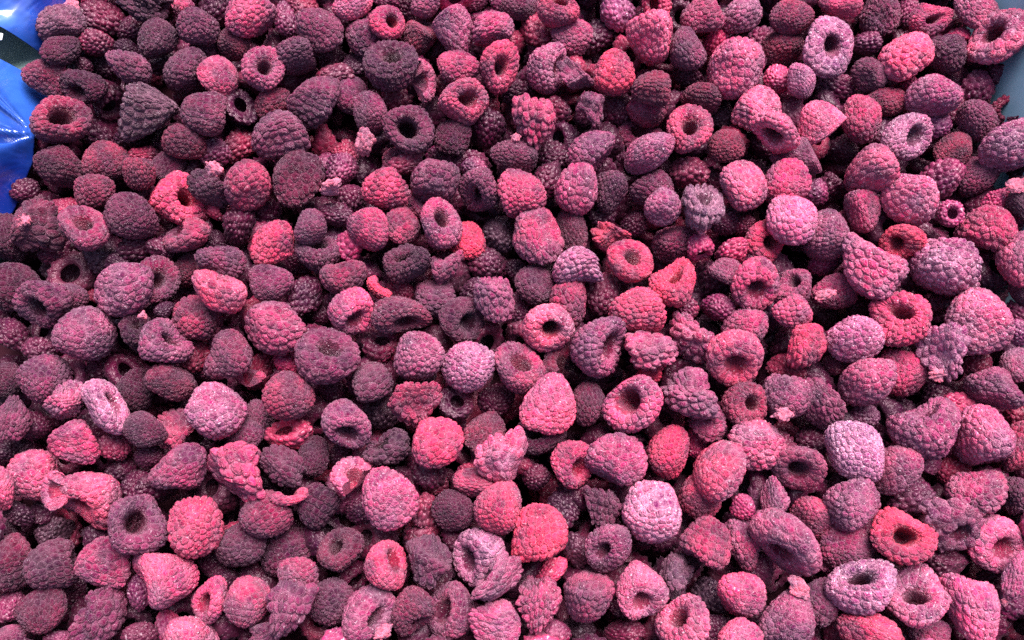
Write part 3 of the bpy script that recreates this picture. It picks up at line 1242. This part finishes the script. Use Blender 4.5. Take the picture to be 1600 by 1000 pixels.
# ------------------------------------------------------------------ the raspberries
def stamen_mesh(var, r):
    """dry fibres left standing in the hollow"""
    V, F = [], []
    for k in range(16):
        a = r.uniform(0, 2 * PI)
        rad = r.uniform(.05, .24)
        p = np.array([rad * math.cos(a), rad * math.sin(a), -.62 - var.zmid])
        d = np.array([-math.cos(a) * .3 + r.uniform(-.4, .4), -math.sin(a) * .3 + r.uniform(-.4, .4), 1.0])
        b = len(V)
        for s in range(6):
            w = .014 * (1 - s / 7)
            for c in range(3):
                V.append(p + np.array([w * math.cos(c * 2.1), w * math.sin(c * 2.1), 0]))
            p = p + d / np.linalg.norm(d) * .12
            d = d + np.array([r.uniform(-.5, .5), r.uniform(-.5, .5), r.uniform(-.2, .1)])
        for s in range(5):
            for c in range(3):
                q, q2 = b + 3 * s + c, b + 3 * s + (c + 1) % 3
                F += [(q, q2, q2 + 3), (q, q2 + 3, q + 3)]
    return mesh_from('stamens', np.array(V), np.array(F), [LINING], np.zeros(len(V)), np.full(len(V), .6))

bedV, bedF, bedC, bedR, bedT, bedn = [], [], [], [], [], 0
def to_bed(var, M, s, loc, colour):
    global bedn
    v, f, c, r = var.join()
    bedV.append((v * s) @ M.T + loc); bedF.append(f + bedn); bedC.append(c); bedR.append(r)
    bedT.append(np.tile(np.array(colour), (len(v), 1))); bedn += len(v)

for i in range(N):
    rc = recs[i]
    r = random.Random(1000 + i)
    colour = fruit_colour(rc['col'], r)
    if rc['shp'] == 'c':
        colour = (.40, .05, .10, .38)
    if i not in single:
        var = r.choice(LOW)
        M, s, loc = pose(i, var, r)
        to_bed(var, M, s, loc, colour)
        continue
    var = r.choice(VAR[rc['shp']])
    M, s, loc = pose(i, var, r)
    seed = r.uniform(0, 50)
    frag = rc['shp'] in 'sc'
    t = thing('raspberry_fragment' if frag else 'raspberry', LABEL[i], 'raspberry piece' if frag else 'raspberry',
              'torn scraps and slices of raspberry on the heap' if frag else 'frozen raspberries heaped in the crate')
    t.matrix_world = Matrix(((*(M[0] * s), loc[0]), (*(M[1] * s), loc[1]), (*(M[2] * s), loc[2]), (0, 0, 0, 1)))
    open_ = rc['f'] > 5 or rc['shp'] == 's'
    part('flesh', var.mesh('flesh'), t, colour, seed)
    if rc['shp'] != 'c':
        part('hollow', var.mesh('hollow'), t, colour, seed)
    if any(k in rc['name'] for k in ('stamen', 'hairy', 'wide black hollow', 'deep round')):
        st = var.meshes.get('stamens')
        if st is None:
            st = var.meshes['stamens'] = stamen_mesh(var, random.Random(3))
        part('stamens', st, t, (.16, .10, .05, .2) if 'olive' in rc['name'] else colour, seed, 'stuff')
    if i in heroes:
        w = frame_at(i)[2]
        front = np.array([((M * (1 / s)) @ p[4]) @ w > 0.12 for p in var.patches])
        for q in np.nonzero(front)[0]:
            part('drupelet', var.mesh(int(q)), t, colour, seed)
        v, f, c, rr = var.join(~front, core=False)
        part('drupelets', mesh_from('drupelets', v, f, [SKIN], c, rr), t, colour, seed, 'stuff')
    else:
        part('drupelets', var.mesh('drupelets'), t, colour, seed, 'stuff')

# ------------------------------------------------------------------ the rest of the heap: deeper fruit and what lies beyond the frame
WX0, WX1, WY0, WY1 = -0.226, 0.231, -0.235, 0.255       # inside of the crate
rb = random.Random(77)
BEDCODES = ['D', 'D', 'DW', 'W', 'PD', 'D']  # dark codes put the shade of the gaps into the fruit's colour
Pall = P.copy()
Rall = RP * T / F_PX
def bed_layer(z, step, jit, only_outside, codes, WX0=-.247, WX1=.243):
    yy = WY0 + .012
    row = 0
    while yy < WY1:
        xx = WX0 + .012 + (row % 2) * step / 2
        while xx < WX1 - .008:
            p = np.array([xx + rb.uniform(-jit, jit), yy + rb.uniform(-jit, jit), z + rb.uniform(-.004, .004)])
            p[0] = min(max(p[0], WX0 + .012), WX1 - .012)
            d = p - cam_pos
            dep = d @ cam_fwd
            sx, sy = 800 + F_PX * (d @ cam_right) / dep, 500 - F_PX * (d @ cam_up) / dep
            inside = -10 < sx < 1610 and -12 < sy < 1012
            rad = rb.uniform(.0085, .0112)
            ok = True
            if only_outside:
                ok = not inside and np.min(np.linalg.norm(Pall - p, axis=1) - Rall) > .004
            else:
                ok = -90 < sx < 1690 and -110 < sy < 1090 and np.min(np.linalg.norm(Pall - p, axis=1) - Rall) > rad * .45
            if ok:
                code = rb.choice(codes)
                q = np.random.default_rng(rb.randrange(10 ** 6)).normal(size=(3, 3))
                M, _ = np.linalg.qr(q)
                if np.linalg.det(M) < 0:
                    M[:, 0] *= -1
                to_bed(rb.choice(DEEP), M, np.array([rad] * 3), p, fruit_colour(code, rb))
            xx += step
        yy += step * .87
        row += 1
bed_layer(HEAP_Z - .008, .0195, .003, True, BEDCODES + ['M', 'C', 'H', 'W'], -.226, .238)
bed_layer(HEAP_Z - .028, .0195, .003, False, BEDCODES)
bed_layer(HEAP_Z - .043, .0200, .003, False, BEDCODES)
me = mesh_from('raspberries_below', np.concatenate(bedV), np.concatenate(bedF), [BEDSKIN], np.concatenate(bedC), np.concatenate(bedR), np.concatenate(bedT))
bed = bpy.data.objects.new('raspberries_below', me)
C.objects.link(bed)
bed['kind'] = 'stuff'
bed['label'] = 'deeper frozen raspberries coloured dark as gap shade below the top of the heap'
bed['category'] = 'raspberries'

# ------------------------------------------------------------------ crate, bag and ground
def box_mesh(name, boxes, mat, bevel=0.0015):
    import bmesh
    bm = bmesh.new()
    for x0, x1, y0, y1, z0, z1 in boxes:
        vs = [bm.verts.new(p) for p in ((x0, y0, z0), (x1, y0, z0), (x1, y1, z0), (x0, y1, z0), (x0, y0, z1), (x1, y0, z1), (x1, y1, z1), (x0, y1, z1))]
        for f in ((3, 2, 1, 0), (4, 5, 6, 7), (0, 1, 5, 4), (1, 2, 6, 5), (2, 3, 7, 6), (3, 0, 4, 7)):
            bm.faces.new([vs[k] for k in f])
    bmesh.ops.bevel(bm, geom=bm.edges[:], offset=bevel, segments=2, affect='EDGES')
    me = bpy.data.meshes.new(name)
    bm.to_mesh(me)
    bm.free()
    me.materials.append(mat)
    return me

ZT = HEAP_Z + .045
TH = .006
crate = thing('plastic_crate', 'pale blue grey plastic crate wall beside the heap of raspberries', 'crate')
sidewall = box_mesh('wall', [(0, TH, WY0 - TH, WY1 + TH, 0.004, ZT)], CRATE)
for v in sidewall.vertices:                              # the crate widens towards its top
    v.co.x += WX1 + .009 + (v.co.z - HEAP_Z) * .22
part('wall', sidewall, crate)
part('wall', box_mesh('wall', [(WX0 - .03 - TH, WX0 - .03, WY0 - TH, WY1 + TH, 0.004, ZT)], SHADECRATE), crate)
part('wall', box_mesh('wall', [(WX0 - .03, WX1 + .03, WY1 + .001, WY1 + TH, 0.004, ZT)], CRATE), crate)
part('wall', box_mesh('wall', [(WX0 - .03, WX1 + .03, WY0 - TH, WY0 - .001, 0.004, ZT)], CRATE), crate)
part('floor', box_mesh('floor', [(WX0 - .03, WX1, WY0, WY1, HEAP_Z - .066, HEAP_Z - .060)], DARKFLOOR), crate)
part('ledge', box_mesh('ledge', [(WX1 + .009, WX1 + .0145, WY0, WY1, HEAP_Z + .021, HEAP_Z + .025)], CRATE, .001), crate)

bag = thing('plastic_bag', 'shiny blue plastic bag creased against the crate wall', 'bag')
def film(name, ny, nz, fn, th=.0006):
    V, F = [], []
    for side in (0, 1):
        for i in range(ny + 1):
            for j in range(nz + 1):
                x, y, z = fn(i / ny, j / nz)
                V.append((x, y, z - side * th))
    n = (ny + 1) * (nz + 1)
    for i in range(ny):
        for j in range(nz):
            a, b, c, d = i * (nz + 1) + j, (i + 1) * (nz + 1) + j, (i + 1) * (nz + 1) + j + 1, i * (nz + 1) + j + 1
            F += [(a, b, c), (a, c, d), (n + a, n + c, n + b), (n + a, n + d, n + c)]
    me = mesh_from(name, np.array(V), np.array(F), [FILM])
    return part(name, me, bag)

PX, PY, PZ = -.2228, .094, HEAP_Z + .006                # where the folds of the bag meet
rf = random.Random(9)
RAYS = sorted(rf.uniform(-PI, PI) for _ in range(17))
AMP = [rf.uniform(.25, 1) for _ in RAYS]
def lower_film(u, v):
    """a film that slopes down from the crate's edge onto the fruit, its folds fanning out from one pinch"""
    y = -.02 + .146 * u
    w = v                                                # 0 on the fruit, 1 at the crate's edge
    edge = PX - .0005 - .55 * max(0, PY - y) ** 1.15 - .05 * max(0, y - PY)
    x = edge - .034 * w
    z = HEAP_Z - .02 * (1 - w) ** 3 + .006 + .034 * w ** 1.3
    dy, dx = y - PY, x - PX
    rad = math.hypot(dy, dx)
    an = math.atan2(dy, dx)
    h = 0
    for a, k in zip(RAYS, AMP):
        da = (an - a + PI) % (2 * PI) - PI
        h += k * math.exp(-(da / (.04 + .05 * k)) ** 2)
    z += (h - .5) * min(rad, .03) * .6 + .0007 * math.sin(x * 310 + y * 170 + 3 * math.sin(y * 140)) * min(1, rad / .012) + .003 * math.exp(-(rad / .006) ** 2)
    return x, y, z
def upper_film(u, v):
    y = .139 + (WY1 - .139) * u
    x = -.2195 - .7 * max(0, .150 - y) - .035 * v
    z = HEAP_Z + .004 + .03 * v + .0035 * math.sin(y * 190 + v * 4) + .003 * math.sin(v * 9 + y * 40) - .02 * max(0, .15 - y) - .02 * (1 - v) ** 3
    return x, y, z
def shade_sheet(u, v):
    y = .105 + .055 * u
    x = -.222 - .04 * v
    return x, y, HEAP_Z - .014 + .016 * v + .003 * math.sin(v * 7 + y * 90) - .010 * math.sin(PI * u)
pk = film('film_gap_shade', 30, 20, shade_sheet)
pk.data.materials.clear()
pk.data.materials.append(SHADECRATE)  # dark sheet between the films, the gap's shade put into its colour
film('film_fold', 170, 90, lower_film)
film('film_flap', 80, 50, upper_film)
part('tag', box_mesh('tag', [(-.2335, -.2315, .1290, .1325, HEAP_Z + .012, HEAP_Z + .0128)], TAG, .0002), bag)
ground = bpy.data.objects.new('ground', mesh_from('ground', np.array([(-30, -30, 0), (30, -30, 0), (30, 30, 0), (-30, 30, 0)]), np.array([(0, 1, 2), (0, 2, 3)]), [GROUND]))
C.objects.link(ground)
ground['kind'] = 'structure'
